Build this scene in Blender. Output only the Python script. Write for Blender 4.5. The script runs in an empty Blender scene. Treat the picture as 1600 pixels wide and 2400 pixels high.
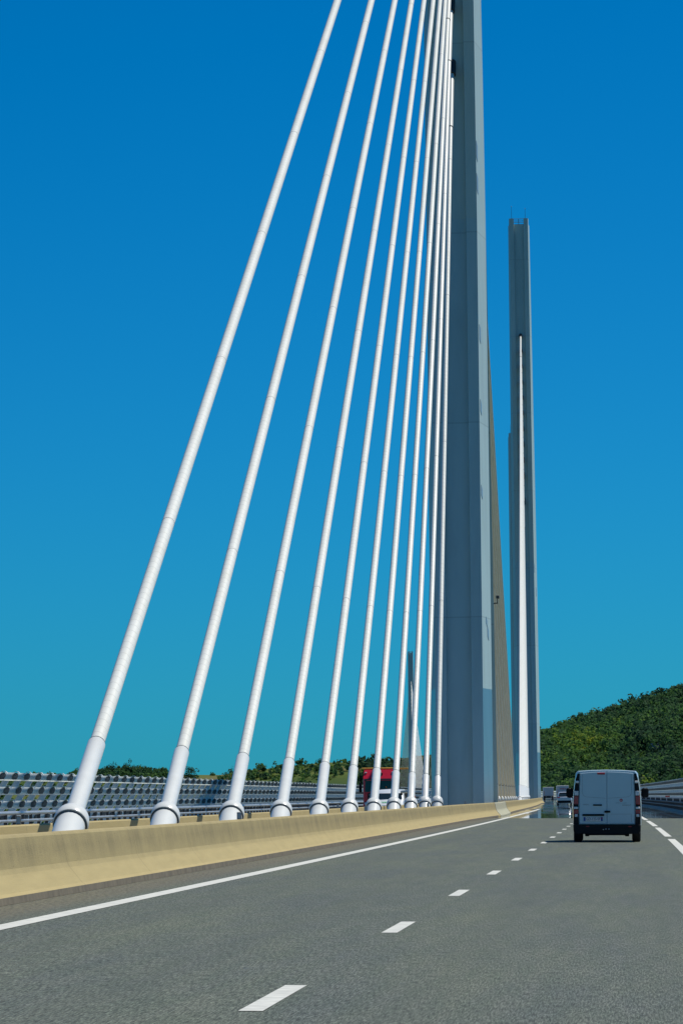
import bpy, math, random
import numpy as np
from mathutils import Vector, Matrix

random.seed(7)
rng = np.random.default_rng(11)
sc = bpy.context.scene
col = sc.collection
PI = math.pi

# ------------------------------------------------------------------ camera
CF = 0.0140                      # crossfall of the carriageway; the car (and camera) leans with it
RAD = 20300.0                    # the viaduct bends to the left with a radius of some 20 km
FPX, VX, VY, CAMH = 8874.0, 1501.0, 1860.0, 1.317     # focal length and vanishing point in photo pixels
th = math.atan((VY - 1200) / FPX)
psi = math.atan((VX - 800) / FPX * math.cos(th))
fw = Vector((-math.sin(psi)*math.cos(th), math.cos(psi)*math.cos(th), math.sin(th)))
rt = Vector((math.cos(psi), math.sin(psi), 0))
up = rt.cross(fw)
roll = Matrix.Rotation(math.atan(CF), 3, 'Y')
fw, rt, up = roll @ fw, roll @ rt, roll @ up
cam_d = bpy.data.cameras.new('camera')
cam = bpy.data.objects.new('camera', cam_d); col.objects.link(cam)
cam.matrix_world = Matrix((( rt.x, up.x, -fw.x, 0), (rt.y, up.y, -fw.y, 0), (rt.z, up.z, -fw.z, CAMH), (0, 0, 0, 1)))
cam_d.sensor_fit = 'VERTICAL'; cam_d.sensor_height = 36.0
cam_d.lens = FPX / 2400 * 36.0
cam_d.clip_start = 0.5; cam_d.clip_end = 60000
sc.camera = cam

# ------------------------------------------------------------------ sky and sun
SUN = Vector((0.42, 0.25, 0.90)).normalized()
elev = math.asin(SUN.z); azim = math.atan2(SUN.x, SUN.y)
w = bpy.data.worlds.new('World'); sc.world = w; w.use_nodes = True
nt = w.node_tree; nt.nodes.clear()
sky = nt.nodes.new('ShaderNodeTexSky'); sky.sky_type = 'NISHITA'; sky.sun_disc = False
sky.sun_elevation = elev; sky.sun_rotation = azim
sky.altitude = 600; sky.air_density = 1.0; sky.dust_density = 0.15; sky.ozone_density = 2.2
gam = nt.nodes.new('ShaderNodeGamma'); gam.inputs[1].default_value = 1.0
tint = nt.nodes.new('ShaderNodeMix'); tint.data_type = 'RGBA'; tint.blend_type = 'MULTIPLY'
tint.inputs[0].default_value = 1.0; tint.inputs[7].default_value = (0.080, 0.61, 1.13, 1)
bg = nt.nodes.new('ShaderNodeBackground'); bg.inputs[1].default_value = 0.071
wo = nt.nodes.new('ShaderNodeOutputWorld')
nt.links.new(sky.outputs[0], gam.inputs[0]); nt.links.new(gam.outputs[0], tint.inputs[6])
deep = nt.nodes.new('ShaderNodeMix'); deep.data_type = 'RGBA'; deep.blend_type = 'SUBTRACT'; deep.clamp_result = False
deep.inputs[0].default_value = 1.0; deep.inputs[7].default_value = (0.20, 0, 0, 1)      # deep, polarised-looking blue: no red left high up
pos = nt.nodes.new('ShaderNodeMix'); pos.data_type = 'RGBA'; pos.blend_type = 'LIGHTEN'; pos.inputs[0].default_value = 1.0; pos.inputs[7].default_value = (0, 0, 0, 1)
nt.links.new(tint.outputs[2], deep.inputs[6]); nt.links.new(deep.outputs[2], pos.inputs[6]); nt.links.new(pos.outputs[2], bg.inputs[0]); nt.links.new(bg.outputs[0], wo.inputs[0])
sun_d = bpy.data.lights.new('sun', 'SUN'); sun_d.energy = 4.4; sun_d.angle = math.radians(0.53); sun_d.color = (1.0, 0.955, 0.87)
sun = bpy.data.objects.new('sun', sun_d); col.objects.link(sun)
sun.rotation_euler = SUN.to_track_quat('Z', 'Y').to_euler(); sun.location = (60, 0, 200)
vs = sc.view_settings
vs.view_transform = 'Standard'; vs.look = 'None'; vs.gamma = 1.0; vs.exposure = 0.0; vs.use_curve_mapping = False

# ------------------------------------------------------------------ helpers
BEND = ([0, 230, 400, 570, 740, 910, 1250, 1590, 1930, 2270], [0, 0, 0.2, 0.52, 0.85, 1.05, 1.0, 0.7, 0.3, 0])
def P(lat, s, z=0.0):                      # position from sideways offset, distance along the road, height
    return Vector((lat - s*s/(2*RAD) + float(np.interp(s, *BEND)), s, z))
def gz(lat):                               # height of the deck surface at a sideways offset
    return -CF*lat if lat > -9 else CF*9 - CF*(-9 - lat)
def ray(px, py, s):                        # photo pixel -> point at distance s ahead
    d = fw + rt*((px-800)/FPX) - up*((py-1200)/FPX)
    return Vector((0, 0, CAMH)) + d*(s/d.y)

class MB:
    def __init__(self): self.v, self.f = [], []
    def add(self, vs_, fs):
        n = len(self.v); self.v += [tuple(p) for p in vs_]; self.f += [tuple(i+n for i in q) for q in fs]; return self
    def box(self, c, d, rot=None):
        hx, hy, hz = d[0]/2, d[1]/2, d[2]/2
        p = [Vector((x, y, z)) for x in (-hx, hx) for y in (-hy, hy) for z in (-hz, hz)]
        if rot is not None: p = [rot @ q for q in p]
        c = Vector(c)
        return self.add([q + c for q in p], [(0,1,3,2),(4,6,7,5),(0,4,5,1),(2,3,7,6),(0,2,6,4),(1,5,7,3)])
    def bbox(self, c, d, b=0.02):          # box with chamfered edges
        hx, hy, hz = d[0]/2, d[1]/2, d[2]/2; b = min(b, hx*.9, hy*.9, hz*.9)
        secs = []
        for z, i in ((-hz, b), (-hz+b, 0), (hz-b, 0), (hz, b)):
            X, Y = hx-i, hy-i
            k = b*0.9
            secs.append([(c[0]+x, c[1]+y, c[2]+z) for x, y in ((-X+k,-Y),(X-k,-Y),(X,-Y+k),(X,Y-k),(X-k,Y),(-X+k,Y),(-X,Y-k),(-X,-Y+k))])
        return self.loft(secs)
    def loft(self, secs, caps=True, closed=True):
        n = len(secs[0]); base = len(self.v)
        for s_ in secs: self.v += [tuple(p) for p in s_]
        for i in range(len(secs)-1):
            for j in range(n if closed else n-1):
                a = base+i*n+j; b_ = base+i*n+(j+1) % n
                self.f.append((a, b_, b_+n, a+n))
        if caps and closed:
            self.f.append(tuple(base+j for j in reversed(range(n))))
            self.f.append(tuple(base+(len(secs)-1)*n+j for j in range(n)))
        return self
    def lathe(self, a, axis, prof, n=20, caps=True):     # prof: (distance along axis, radius)
        axis = Vector(axis).normalized(); a = Vector(a)
        u = axis.orthogonal().normalized(); v_ = axis.cross(u)
        secs = [[a + axis*t + (u*math.cos(2*PI*k/n) + v_*math.sin(2*PI*k/n))*r for k in range(n)] for t, r in prof]
        return self.loft(secs, caps)
    def tube(self, a, b, r, n=12, r2=None):
        a, b = Vector(a), Vector(b)
        return self.lathe(a, b-a, [(0, r), ((b-a).length, r if r2 is None else r2)], n)
    def mesh(self, name, smooth=False):
        me = bpy.data.meshes.new(name); me.from_pydata(self.v, [], self.f); me.validate(); me.update()
        import bmesh
        bm = bmesh.new(); bm.from_mesh(me); bmesh.ops.recalc_face_normals(bm, faces=bm.faces); bm.to_mesh(me); bm.free()
        if smooth:
            me.polygons.foreach_set('use_smooth', [True]*len(me.polygons))
            if smooth is not True: me.set_sharp_from_angle(angle=math.radians(smooth))
        return me
    def build(self, name, mat, parent=None, smooth=False):
        return link(name, self.mesh(name, smooth), mat, parent)

def link(name, me, mat=None, parent=None):
    if mat is not None and not me.materials: me.materials.append(mat)
    o = bpy.data.objects.new(name, me); col.objects.link(o)
    if parent is not None: o.parent = parent
    return o
def tag(o, label=None, cat=None, group=None, kind=None):
    for k, v in (('label', label), ('category', cat), ('group', group), ('kind', kind)):
        if v: o[k] = v
    return o
def thing(name, loc, rz, label, cat, group=None):
    o = bpy.data.objects.new(name, None); col.objects.link(o); o.empty_display_size = 0.3
    o.location = loc; o.rotation_euler = (0, 0, rz)
    return tag(o, label, cat, group)
def text_mesh(body, size, name='lettering', extrude=0.001):
    cu = bpy.data.curves.new('t', 'FONT'); cu.body = body; cu.size = size; cu.align_x = 'CENTER'; cu.align_y = 'CENTER'; cu.extrude = extrude
    o = bpy.data.objects.new('t', cu); col.objects.link(o)
    me = bpy.data.meshes.new_from_object(o.evaluated_get(bpy.context.evaluated_depsgraph_get()))
    bpy.data.objects.remove(o); bpy.data.curves.remove(cu); me.name = name
    return me

# ------------------------------------------------------------------ materials
def new_mat(name):
    m = bpy.data.materials.new(name); m.use_nodes = True
    n = m.node_tree; b = n.nodes['Principled BSDF']
    return m, n, b
def setp(b, rough=None, metal=None, spec=None, coat=None):
    if rough is not None: b.inputs['Roughness'].default_value = rough
    if metal is not None: b.inputs['Metallic'].default_value = metal
    if spec is not None: b.inputs['Specular IOR Level'].default_value = spec
    if coat is not None: b.inputs['Coat Weight'].default_value = coat; b.inputs['Coat Roughness'].default_value = 0.06
def noise_col(n, b, stops, coord='Object', scale=1.0, stretch=(1, 1, 1), detail=6, rough=0.6):
    tc = n.nodes.new('ShaderNodeTexCoord'); mp = n.nodes.new('ShaderNodeMapping'); mp.inputs['Scale'].default_value = stretch
    nz = n.nodes.new('ShaderNodeTexNoise'); nz.inputs['Scale'].default_value = scale; nz.inputs['Detail'].default_value = detail; nz.inputs['Roughness'].default_value = rough
    rp = n.nodes.new('ShaderNodeValToRGB'); el = rp.color_ramp.elements
    el[0].position, el[0].color = stops[0][0], (*stops[0][1], 1); el[1].position, el[1].color = stops[-1][0], (*stops[-1][1], 1)
    for p, c in stops[1:-1]:
        e = el.new(p); e.color = (*c, 1)
    n.links.new(tc.outputs[coord], mp.inputs[0]); n.links.new(mp.outputs[0], nz.inputs[0]); n.links.new(nz.outputs[0], rp.inputs[0])
    return rp, nz
def plain(name, c, rough=0.5, metal=0.0, var=0.12, scale=3.0, stretch=(1, 1, 1), spec=None, coat=None):
    m, n, b = new_mat(name); setp(b, rough, metal, spec, coat)
    lo = tuple(x*(1-var) for x in c); hi = tuple(min(1, x*(1+var)) for x in c)
    rp, nz = noise_col(n, b, [(0.3, lo), (0.7, hi)], scale=scale, stretch=stretch)
    n.links.new(rp.outputs[0], b.inputs['Base Color'])
    return m
def mixc(n, fac, a, b_, mode='MIX'):
    m = n.nodes.new('ShaderNodeMix'); m.data_type = 'RGBA'; m.blend_type = mode
    for s_, v in ((0, fac), (6, a), (7, b_)):
        if hasattr(v, 'links') or hasattr(v, 'is_output'): n.links.new(v, m.inputs[s_])
        else: m.inputs[s_].default_value = v if s_ == 0 else (*v, 1)
    return m.outputs[2]
def mathn(n, op, a, b_=None, clamp=False):
    m = n.nodes.new('ShaderNodeMath'); m.operation = op; m.use_clamp = clamp
    for i, v in ((0, a), (1, b_)):
        if v is None: continue
        if hasattr(v, 'is_output'): n.links.new(v, m.inputs[i])
        else: m.inputs[i].default_value = v
    return m.outputs[0]

M = {}
# cable sheath: thin raised spiral fillets, faint dirt
m, n, b = new_mat('cable_sheath'); setp(b, 0.42)
tc = n.nodes.new('ShaderNodeTexCoord'); sp = n.nodes.new('ShaderNodeSeparateXYZ'); n.links.new(tc.outputs['UV'], sp.inputs[0])
fr = mathn(n, 'FRACT', mathn(n, 'ADD', mathn(n, 'MULTIPLY', sp.outputs[1], 1/0.30), sp.outputs[0]))
ln_ = mathn(n, 'LESS_THAN', fr, 0.10)
rp, nz = noise_col(n, b, [(0.28, (0.70, 0.70, 0.60)), (0.55, (0.765, 0.77, 0.69))], coord='UV', scale=1.0, stretch=(2, 0.9, 1))
cc = mixc(n, mathn(n, 'MULTIPLY', ln_, 0.30), rp.outputs[0], (0.42, 0.42, 0.38))
n.links.new(cc, b.inputs['Base Color'])
bm_ = n.nodes.new('ShaderNodeBump'); bm_.inputs['Distance'].default_value = 0.004; bm_.inputs['Strength'].default_value = 0.5
n.links.new(ln_, bm_.inputs['Height']); n.links.new(bm_.outputs[0], b.inputs['Normal'])
M['sheath'] = m
M['collar'] = plain('collar_white_paint', (0.74, 0.75, 0.69), 0.28, var=0.04)
M['seam'] = plain('seam_dark', (0.06, 0.085, 0.09), 0.6)
M['joint'] = plain('joint_grey', (0.46, 0.47, 0.45), 0.6)

def pylon_mat(name, c, rough, metal):
    m, n, b = new_mat(name); setp(b, rough, metal)
    tc = n.nodes.new('ShaderNodeTexCoord'); sp = n.nodes.new('ShaderNodeSeparateXYZ'); n.links.new(tc.outputs['Object'], sp.inputs[0])
    blk = mathn(n, 'FLOOR', mathn(n, 'DIVIDE', sp.outputs[2], 11.7))
    wn = n.nodes.new('ShaderNodeTexWhiteNoise'); wn.noise_dimensions = '1D'; n.links.new(blk, wn.inputs['W'])
    rp, nz = noise_col(n, b, [(0.25, tuple(x*0.86 for x in c)), (0.5, c), (0.75, tuple(min(1, x*1.06) for x in c))], scale=0.6, stretch=(1.6, 1.6, 0.25))
    o = mixc(n, mathn(n, 'MULTIPLY', wn.outputs[0], 0.10), rp.outputs[0], tuple(x*0.5 for x in c))
    fr = mathn(n, 'FRACT', mathn(n, 'DIVIDE', sp.outputs[2], 11.7))
    o = mixc(n, mathn(n, 'MULTIPLY', mathn(n, 'LESS_THAN', fr, 0.006), 0.35), o, tuple(x*0.4 for x in c))
    n.links.new(o, b.inputs['Base Color'])
    return m
M['pylon'] = pylon_mat('pylon_paint', (0.44, 0.58, 0.565), 0.5, 0.0)
M['cladding'] = pylon_mat('pylon_base_cladding', (0.42, 0.46, 0.48), 0.33, 0.75)
M['blue_grey'] = plain('flat_blue_grey', (0.22, 0.33, 0.42), 0.4)
M['dark'] = plain('dark_metal', (0.035, 0.04, 0.045), 0.5)
M['black'] = plain('black_plastic', (0.006, 0.007, 0.008), 0.6, spec=0.25)
M['tyre'] = plain('tyre_rubber', (0.018, 0.018, 0.019), 0.8)
M['galv'] = plain('galvanised_steel', (0.50, 0.52, 0.52), 0.34, 0.55, var=0.2, scale=2.0)
M['post'] = plain('screen_post_grey', (0.72, 0.75, 0.73), 0.5, 0.0)
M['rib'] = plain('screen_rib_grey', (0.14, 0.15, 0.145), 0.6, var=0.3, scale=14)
m, n, b = new_mat('screen_blade'); setp(b, 0.22, 0.25)
rp, nz = noise_col(n, b, [(0.3, (0.58, 0.63, 0.62)), (0.7, (0.72, 0.76, 0.73))], scale=1.0, stretch=(4, 0.3, 4)); n.links.new(rp.outputs[0], b.inputs['Base Color'])
tl = n.nodes.new('ShaderNodeBsdfTranslucent'); tl.inputs[0].default_value = (0.90, 0.93, 0.90, 1)
tp = n.nodes.new('ShaderNodeBsdfTransparent'); tp.inputs[0].default_value = (0.88, 0.93, 0.93, 1)
m1 = n.nodes.new('ShaderNodeMixShader'); m1.inputs[0].default_value = 0.65; n.links.new(b.outputs[0], m1.inputs[1]); n.links.new(tl.outputs[0], m1.inputs[2])
m2 = n.nodes.new('ShaderNodeMixShader'); m2.inputs[0].default_value = 0.25; n.links.new(m1.outputs[0], m2.inputs[1]); n.links.new(tp.outputs[0], m2.inputs[2])
n.links.new(m2.outputs[0], n.nodes['Material Output'].inputs[0])
M['blade'] = m
# beige concrete
def concrete(name, base, dark):
    m, n, b = new_mat(name); setp(b, 0.85, spec=0.25)
    tc = n.nodes.new('ShaderNodeTexCoord'); sp = n.nodes.new('ShaderNodeSeparateXYZ'); n.links.new(tc.outputs['UV'], sp.inputs[0])
    rp, nz = noise_col(n, b, [(0.25, tuple(x*0.9 for x in base)), (0.75, tuple(x*1.06 for x in base))], coord='UV', scale=1.0, stretch=(6, 0.7, 1))
    r2, n2 = noise_col(n, b, [(0.42, (0, 0, 0)), (0.66, (1, 1, 1))], coord='UV', scale=1.0, stretch=(0.7, 1.4, 1), detail=8, rough=0.75)
    r3, n3 = noise_col(n, b, [(0.60, (0, 0, 0)), (0.74, (1, 1, 1))], coord='UV', scale=1.0, stretch=(42, 16, 1), detail=3)
    upper = mathn(n, 'SUBTRACT', 1.0, mathn(n, 'ABSOLUTE', mathn(n, 'MULTIPLY', mathn(n, 'SUBTRACT', sp.outputs[0], 0.72), 2.6)), True)
    grime = mathn(n, 'MULTIPLY', mathn(n, 'ADD', mathn(n, 'MULTIPLY', r2.outputs[0], 0.55), 0.30), upper)
    c1 = mixc(n, grime, rp.outputs[0], dark)
    c2 = mixc(n, mathn(n, 'MULTIPLY', r3.outputs[0], mathn(n, 'ADD', mathn(n, 'MULTIPLY', upper, 0.6), 0.16)), c1, tuple(x*0.45 for x in dark))
    jl = mathn(n, 'LESS_THAN', mathn(n, 'FRACT', mathn(n, 'DIVIDE', sp.outputs[1], 7.3)), 0.006)
    c2 = mixc(n, mathn(n, 'MULTIPLY', jl, 0.35), c2, tuple(x*0.6 for x in dark))
    n.links.new(c2, b.inputs['Base Color'])
    bp = n.nodes.new('ShaderNodeBump'); bp.inputs['Distance'].default_value = 0.01; bp.inputs['Strength'].default_value = 0.5
    n.links.new(n3.outputs[0], bp.inputs['Height']); n.links.new(bp.outputs[0], b.inputs['Normal'])
    return m
M['conc'] = concrete('beige_concrete', (0.415, 0.335, 0.155), (0.185, 0.155, 0.082))
M['conc_pale'] = concrete('pale_concrete', (0.42, 0.41, 0.29), (0.30, 0.28, 0.19))
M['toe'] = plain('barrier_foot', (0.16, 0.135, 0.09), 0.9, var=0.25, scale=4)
# asphalt
def asphalt(name, base, mirage=False):
    m, n, b = new_mat(name); setp(b, 0.88, spec=0.3)
    def ns(sx, sy, det, lo, hi, a, c):
        return noise_col(n, b, [(lo, a), (hi, c)], coord='UV', scale=1.0, stretch=(sx, sy, 1), detail=det)
    g1, z1 = ns(80, 3.4, 3, 0.37, 0.65, (0.48,)*3, (1.60,)*3)
    g2, z2 = ns(190, 9, 2, 0.36, 0.66, (0.52,)*3, (1.54,)*3)
    g3, z3 = ns(0.9, 0.09, 5, 0.36, 0.66, (0.88, 0.90, 0.98), (1.10, 1.10, 1.0))
    g4, z4 = ns(7, 0.4, 4, 0.38, 0.64, (0.90, 0.93, 0.90), (1.10, 1.07, 1.08))
    tc = n.nodes.new('ShaderNodeTexCoord'); sp = n.nodes.new('ShaderNodeSeparateXYZ'); n.links.new(tc.outputs['UV'], sp.inputs[0])
    c = mixc(n, 1.0, base, g1.outputs[0], 'MULTIPLY'); c = mixc(n, 1.0, c, g2.outputs[0], 'MULTIPLY')
    c = mixc(n, 1.0, c, g3.outputs[0], 'MULTIPLY'); c = mixc(n, 1.0, c, g4.outputs[0], 'MULTIPLY')
    # debris strip beside the median barrier
    deb = mathn(n, 'MULTIPLY', mathn(n, 'SUBTRACT', -6.45, sp.outputs[0]), 2.2, True)
    r5, z5 = ns(22, 5, 5, 0.44, 0.62, (0.19, 0.165, 0.11), (0.05, 0.045, 0.03))
    c = mixc(n, mathn(n, 'MULTIPLY', deb, 0.6), c, r5.outputs[0])
    # worn wheel paths, a little smoother and darker than the rest of the lane, and old dark drips
    for cx in (-5.2, -3.5, -1.45, 0.25):
        tr = mathn(n, 'SUBTRACT', 1.0, mathn(n, 'MULTIPLY', mathn(n, 'ABSOLUTE', mathn(n, 'SUBTRACT', sp.outputs[0], cx)), 2.6), True)
        c = mixc(n, mathn(n, 'MULTIPLY', tr, 0.16), c, tuple(x*0.72 for x in base))
    r6, z6 = ns(2.2, 0.5, 3, 0.70, 0.76, (0, 0, 0), (1, 1, 1))
    c = mixc(n, mathn(n, 'MULTIPLY', r6.outputs[0], 0.55), c, (0.055, 0.075, 0.095))
    n.links.new(c, b.inputs['Base Color'])
    bp = n.nodes.new('ShaderNodeBump'); bp.inputs['Distance'].default_value = 0.004; bp.inputs['Strength'].default_value = 0.15
    n.links.new(z2.outputs[0], bp.inputs['Height']); n.links.new(bp.outputs[0], b.inputs['Normal'])
    if mirage:  # mirror-smooth dry road stands in for the reflection of a heat mirage
        setp(b, 0.05, spec=0.5)
        n.links.remove(b.inputs['Normal'].links[0])
        rr_, rz_ = ns(0.25, 0.03, 3, 0.45, 0.62, (0.015,)*3, (0.06,)*3)
        n.links.new(rr_.outputs[0], b.inputs['Roughness'])
    return m
M['asphalt'] = asphalt('asphalt', (0.099, 0.113, 0.089))
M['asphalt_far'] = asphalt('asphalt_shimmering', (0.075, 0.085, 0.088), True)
M['paint'] = plain('road_paint', (0.60, 0.60, 0.53), 0.7, var=0.16, scale=7)
M['median'] = plain('median_screed', (0.33, 0.29, 0.2), 0.9, var=0.25, scale=1.5)
M['deck'] = plain('deck_steel', (0.45, 0.47, 0.48), 0.6)

# vehicles
M['white'] = plain('shaded_white_paint', (0.47, 0.60, 0.64), 0.30, var=0.015, coat=0.5)  # blue-grey in place of white: the van rear's shade sits in the colour
M['white_paint'] = plain('bright_white_paint', (0.74, 0.76, 0.74), 0.30, var=0.015, coat=0.6)
M['silver'] = plain('silver_car_paint', (0.55, 0.58, 0.60), 0.30, 0.4, var=0.02, coat=0.6)
M['red'] = plain('red_truck_paint', (0.72, 0.012, 0.035), 0.32, var=0.04, coat=0.5)
M['glass'] = plain('vehicle_glass', (0.012, 0.022, 0.026), 0.06, var=0.05)
M['lens_red'] = plain('red_lens', (0.36, 0.012, 0.018), 0.18, var=0.05, coat=0.7)
M['lens_white'] = plain('clear_lens', (0.62, 0.64, 0.66), 0.15, var=0.05)
M['lens_orange'] = plain('orange_lens', (0.75, 0.20, 0.03), 0.2)
M['rim'] = plain('wheel_rim', (0.40, 0.41, 0.42), 0.35, 0.8)
M['yellow'] = plain('yellow_steel', (0.72, 0.40, 0.05), 0.5)
M['trailer'] = plain('trailer_grey', (0.52, 0.53, 0.53), 0.5, var=0.06)
M['orange'] = plain('orange_box', (0.70, 0.16, 0.03), 0.5)
M['plate'] = plain('plate_white', (0.68, 0.70, 0.70), 0.4, var=0.02)
M['blue'] = plain('plate_blue', (0.02, 0.06, 0.30), 0.4)
M['text_dark'] = plain('dark_lettering', (0.03, 0.035, 0.04), 0.5)
M['text_grey'] = plain('grey_lettering', (0.20, 0.22, 0.23), 0.4)
M['red_mark'] = plain('red_emblem', (0.45, 0.015, 0.03), 0.5)
M['green_mark'] = plain('green_lettering', (0.06, 0.40, 0.16), 0.5)

# ------------------------------------------------------------------ ground, hills
def sheet(name, mat, lats, s0, s1, step, z=0.0, zf=gz, kind='structure', parent=None, z_off=None):
    ss = np.arange(s0, s1 + step*0.5, step); nl = len(lats)
    vv, uv = [], []
    for s in ss:
        for i, l in enumerate(lats):
            zo = z if z_off is None else z_off[i]
            vv.append(tuple(P(l, s, zf(l) + zo))); uv.append((l, s))
    ff = [(i*nl+j, i*nl+j+1, (i+1)*nl+j+1, (i+1)*nl+j) for i in range(len(ss)-1) for j in range(nl-1)]
    me = bpy.data.meshes.new(name); me.from_pydata(vv, [], ff); me.update()
    ul = me.uv_layers.new(name='UVMap')
    idx = np.empty(len(me.loops), dtype=np.int32); me.loops.foreach_get('vertex_index', idx)
    ul.data.foreach_set('uv', np.array(uv, dtype=np.float32)[idx].ravel())
    o = link(name, me, mat, parent)
    if kind: o['kind'] = kind
    return o

m, n, b = new_mat('valley_ground'); setp(b, 0.95, spec=0.1)
rp, nz = noise_col(n, b, [(0.35, (0.05, 0.075, 0.025)), (0.55, (0.085, 0.10, 0.035)), (0.7, (0.15, 0.13, 0.07))], scale=0.004); n.links.new(rp.outputs[0], b.inputs['Base Color'])
M['ground'] = m
g = MB().add([(-30000, -20000, -230), (30000, -20000, -230), (30000, 45000, -230), (-30000, 45000, -230)], [(0, 1, 2, 3)]).build('ground', M['ground'])
tag(g, kind='structure')

def hash_noise(x, y, seed):                 # smooth value noise
    xi, yi = np.floor(x).astype(int), np.floor(y).astype(int); fx, fy = x-xi, y-yi
    fx, fy = fx*fx*(3-2*fx), fy*fy*(3-2*fy)
    def h(a, b_):
        k = (a*374761393 + b_*668265263 + seed*982451653) & 0x7fffffff
        k = ((k ^ (k >> 13))*1274126177) & 0x7fffffff
        return ((k ^ (k >> 16)) % 100003)/100003.0
    return (h(xi, yi)*(1-fx)+h(xi+1, yi)*fx)*(1-fy) + (h(xi, yi+1)*(1-fx)+h(xi+1, yi+1)*fx)*fy
def fbm(x, y, seed, o=4):
    r = 0; a = 0.5
    for k in range(o): r = r + a*hash_noise(x*2**k, y*2**k, seed+k); a *= 0.5
    return r - 0.47

class Hill:
    """A hillside facing the road: skyline given in photo pixels at distance sr, foot at sf."""
    def __init__(self, pts, sr, sf, zfoot, bump, seed, sback=1200, shape=0.8):
        self.px = np.array([p[0] for p in pts], float); self.py = np.array([p[1] for p in pts], float)
        self.sr, self.sf, self.zf, self.bump, self.seed, self.sb, self.shape = sr, sf, zfoot, bump, seed, sback, shape
    def z(self, px, t):                     # t: 0 foot .. 1 ridge .. 2 back
        py = np.interp(px, self.px, self.py)
        kx = (px-800)/FPX; ky = (py-1200)/FPX
        d = np.array(fw)[:, None] + np.array(rt)[:, None]*kx - np.array(up)[:, None]*ky
        d = d/d[1]
        zr = CAMH + d[2]*self.sr
        s = np.where(t <= 1, self.sf + (self.sr-self.sf)*t, self.sr + self.sb*(t-1))
        X = d[0]*s
        f = np.where(t <= 1, np.clip(t, 0, 1)**self.shape, 1 - 0.9*(np.clip(t, 1, 2)-1)**1.5)
        z = self.zf + (zr-self.zf)*f
        nz_ = fbm(X/110.0, s/160.0, self.seed)*self.bump*np.clip((1-np.abs(t-1))*2.0, 0, 1)*np.clip(np.abs(1-t)*5, 0.12, 1)
        return X, s, z + nz_
    def build(self, name, mat, nx=160, ny=70):
        gx = np.linspace(self.px[0], self.px[-1], nx); gt = np.concatenate([np.linspace(0, 1, ny), np.linspace(1, 2, 12)[1:]])
        A, T = np.meshgrid(gx, gt); X, S, Z = self.z(A.ravel(), T.ravel())
        vv = np.stack([X, S, Z], 1); R_, C_ = len(gt), nx
        ff = [(i*C_+j, i*C_+j+1, (i+1)*C_+j+1, (i+1)*C_+j) for i in range(R_-1) for j in range(C_-1)]
        me = bpy.data.meshes.new(name); me.from_pydata(vv.tolist(), [], ff); me.update()
        me.polygons.foreach_set('use_smooth', [True]*len(me.polygons))
        return tag(link(name, me, mat), kind='structure')

def leaf_crowns(name, pos, size, hue, mat, nq=40, lobes=5, stretch=1.15, parent=None):
    """Crowns as clumps of small leaf faces around several lobes, one mesh; 'tone' is each tree's own colour."""
    N = len(pos); pos = np.asarray(pos, float); size = np.asarray(size, float)
    lob = rng.normal(0, 0.30, (N, lobes, 3)); lob[:, :, 2] = np.abs(lob[:, :, 2])*1.1
    lr = rng.uniform(0.28, 0.5, (N, lobes))
    li = rng.integers(0, lobes, (N, nq))
    d = rng.normal(0, 1, (N, nq, 3)); d /= np.linalg.norm(d, axis=2, keepdims=True)
    rr = rng.uniform(0.75, 1.0, (N, nq, 1))
    c = np.take_along_axis(lob, li[:, :, None].repeat(3, 2), 1) + d*np.take_along_axis(lr, li, 1)[:, :, None]*rr
    c[:, :, 2] = c[:, :, 2]*stretch + 0.45
    nrm = d + rng.normal(0, 0.28, d.shape); nrm /= np.linalg.norm(nrm, axis=2, keepdims=True)
    ref = rng.normal(0, 1, d.shape); u = np.cross(nrm, ref); u /= np.linalg.norm(u, axis=2, keepdims=True); v = np.cross(nrm, u)
    hs = rng.uniform(0.14, 0.26, (N, nq, 1))*math.sqrt(46/nq)
    q = np.stack([c+u*hs, c+v*hs*0.8+nrm*hs*0.25, c-u*hs, c-v*hs*0.8-nrm*hs*0.2], 2)
    q = q*size[:, None, None, None] + pos[:, None, None, :]
    vv = q.reshape(-1, 3); F = N*nq
    me = bpy.data.meshes.new(name)
    me.vertices.add(F*4); me.vertices.foreach_set('co', vv.astype(np.float32).ravel())
    me.loops.add(F*4); me.loops.foreach_set('vertex_index', np.arange(F*4, dtype=np.int32))
    me.polygons.add(F); me.polygons.foreach_set('loop_start', np.arange(0, F*4, 4, dtype=np.int32)); 
    me.update(calc_edges=True)
    at = me.attributes.new('tone', 'FLOAT', 'FACE')
    at.data.foreach_set('value', np.clip(np.repeat(hue, nq) + rng.normal(0, 0.05, F), 0, 1).astype(np.float32))
    return link(name, me, mat, parent)

m, n, b = new_mat('foliage'); setp(b, 0.75, spec=0.15)
at = n.nodes.new('ShaderNodeAttribute'); at.attribute_name = 'tone'
rp = n.nodes.new('ShaderNodeValToRGB'); e = rp.color_ramp.elements
e[0].position, e[0].color = 0.0, (0.036, 0.085, 0.045, 1); e[1].position, e[1].color = 1.0, (0.24, 0.29, 0.04, 1)
for p_, c_ in ((0.35, (0.062, 0.14, 0.050, 1)), (0.6, (0.10, 0.20, 0.046, 1)), (0.8, (0.16, 0.25, 0.040, 1))):
    x_ = e.new(p_); x_.color = c_
n.links.new(at.outputs['Fac'], rp.inputs[0]); n.links.new(rp.outputs[0], b.inputs['Base Color'])
tr = n.nodes.new('ShaderNodeBsdfTranslucent'); n.links.new(rp.outputs[0], tr.inputs[0])
mx = n.nodes.new('ShaderNodeMixShader'); mx.inputs[0].default_value = 0.5
n.links.new(b.outputs[0], mx.inputs[1]); n.links.new(tr.outputs[0], mx.inputs[2]); n.links.new(mx.outputs[0], n.nodes['Material Output'].inputs[0])
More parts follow.
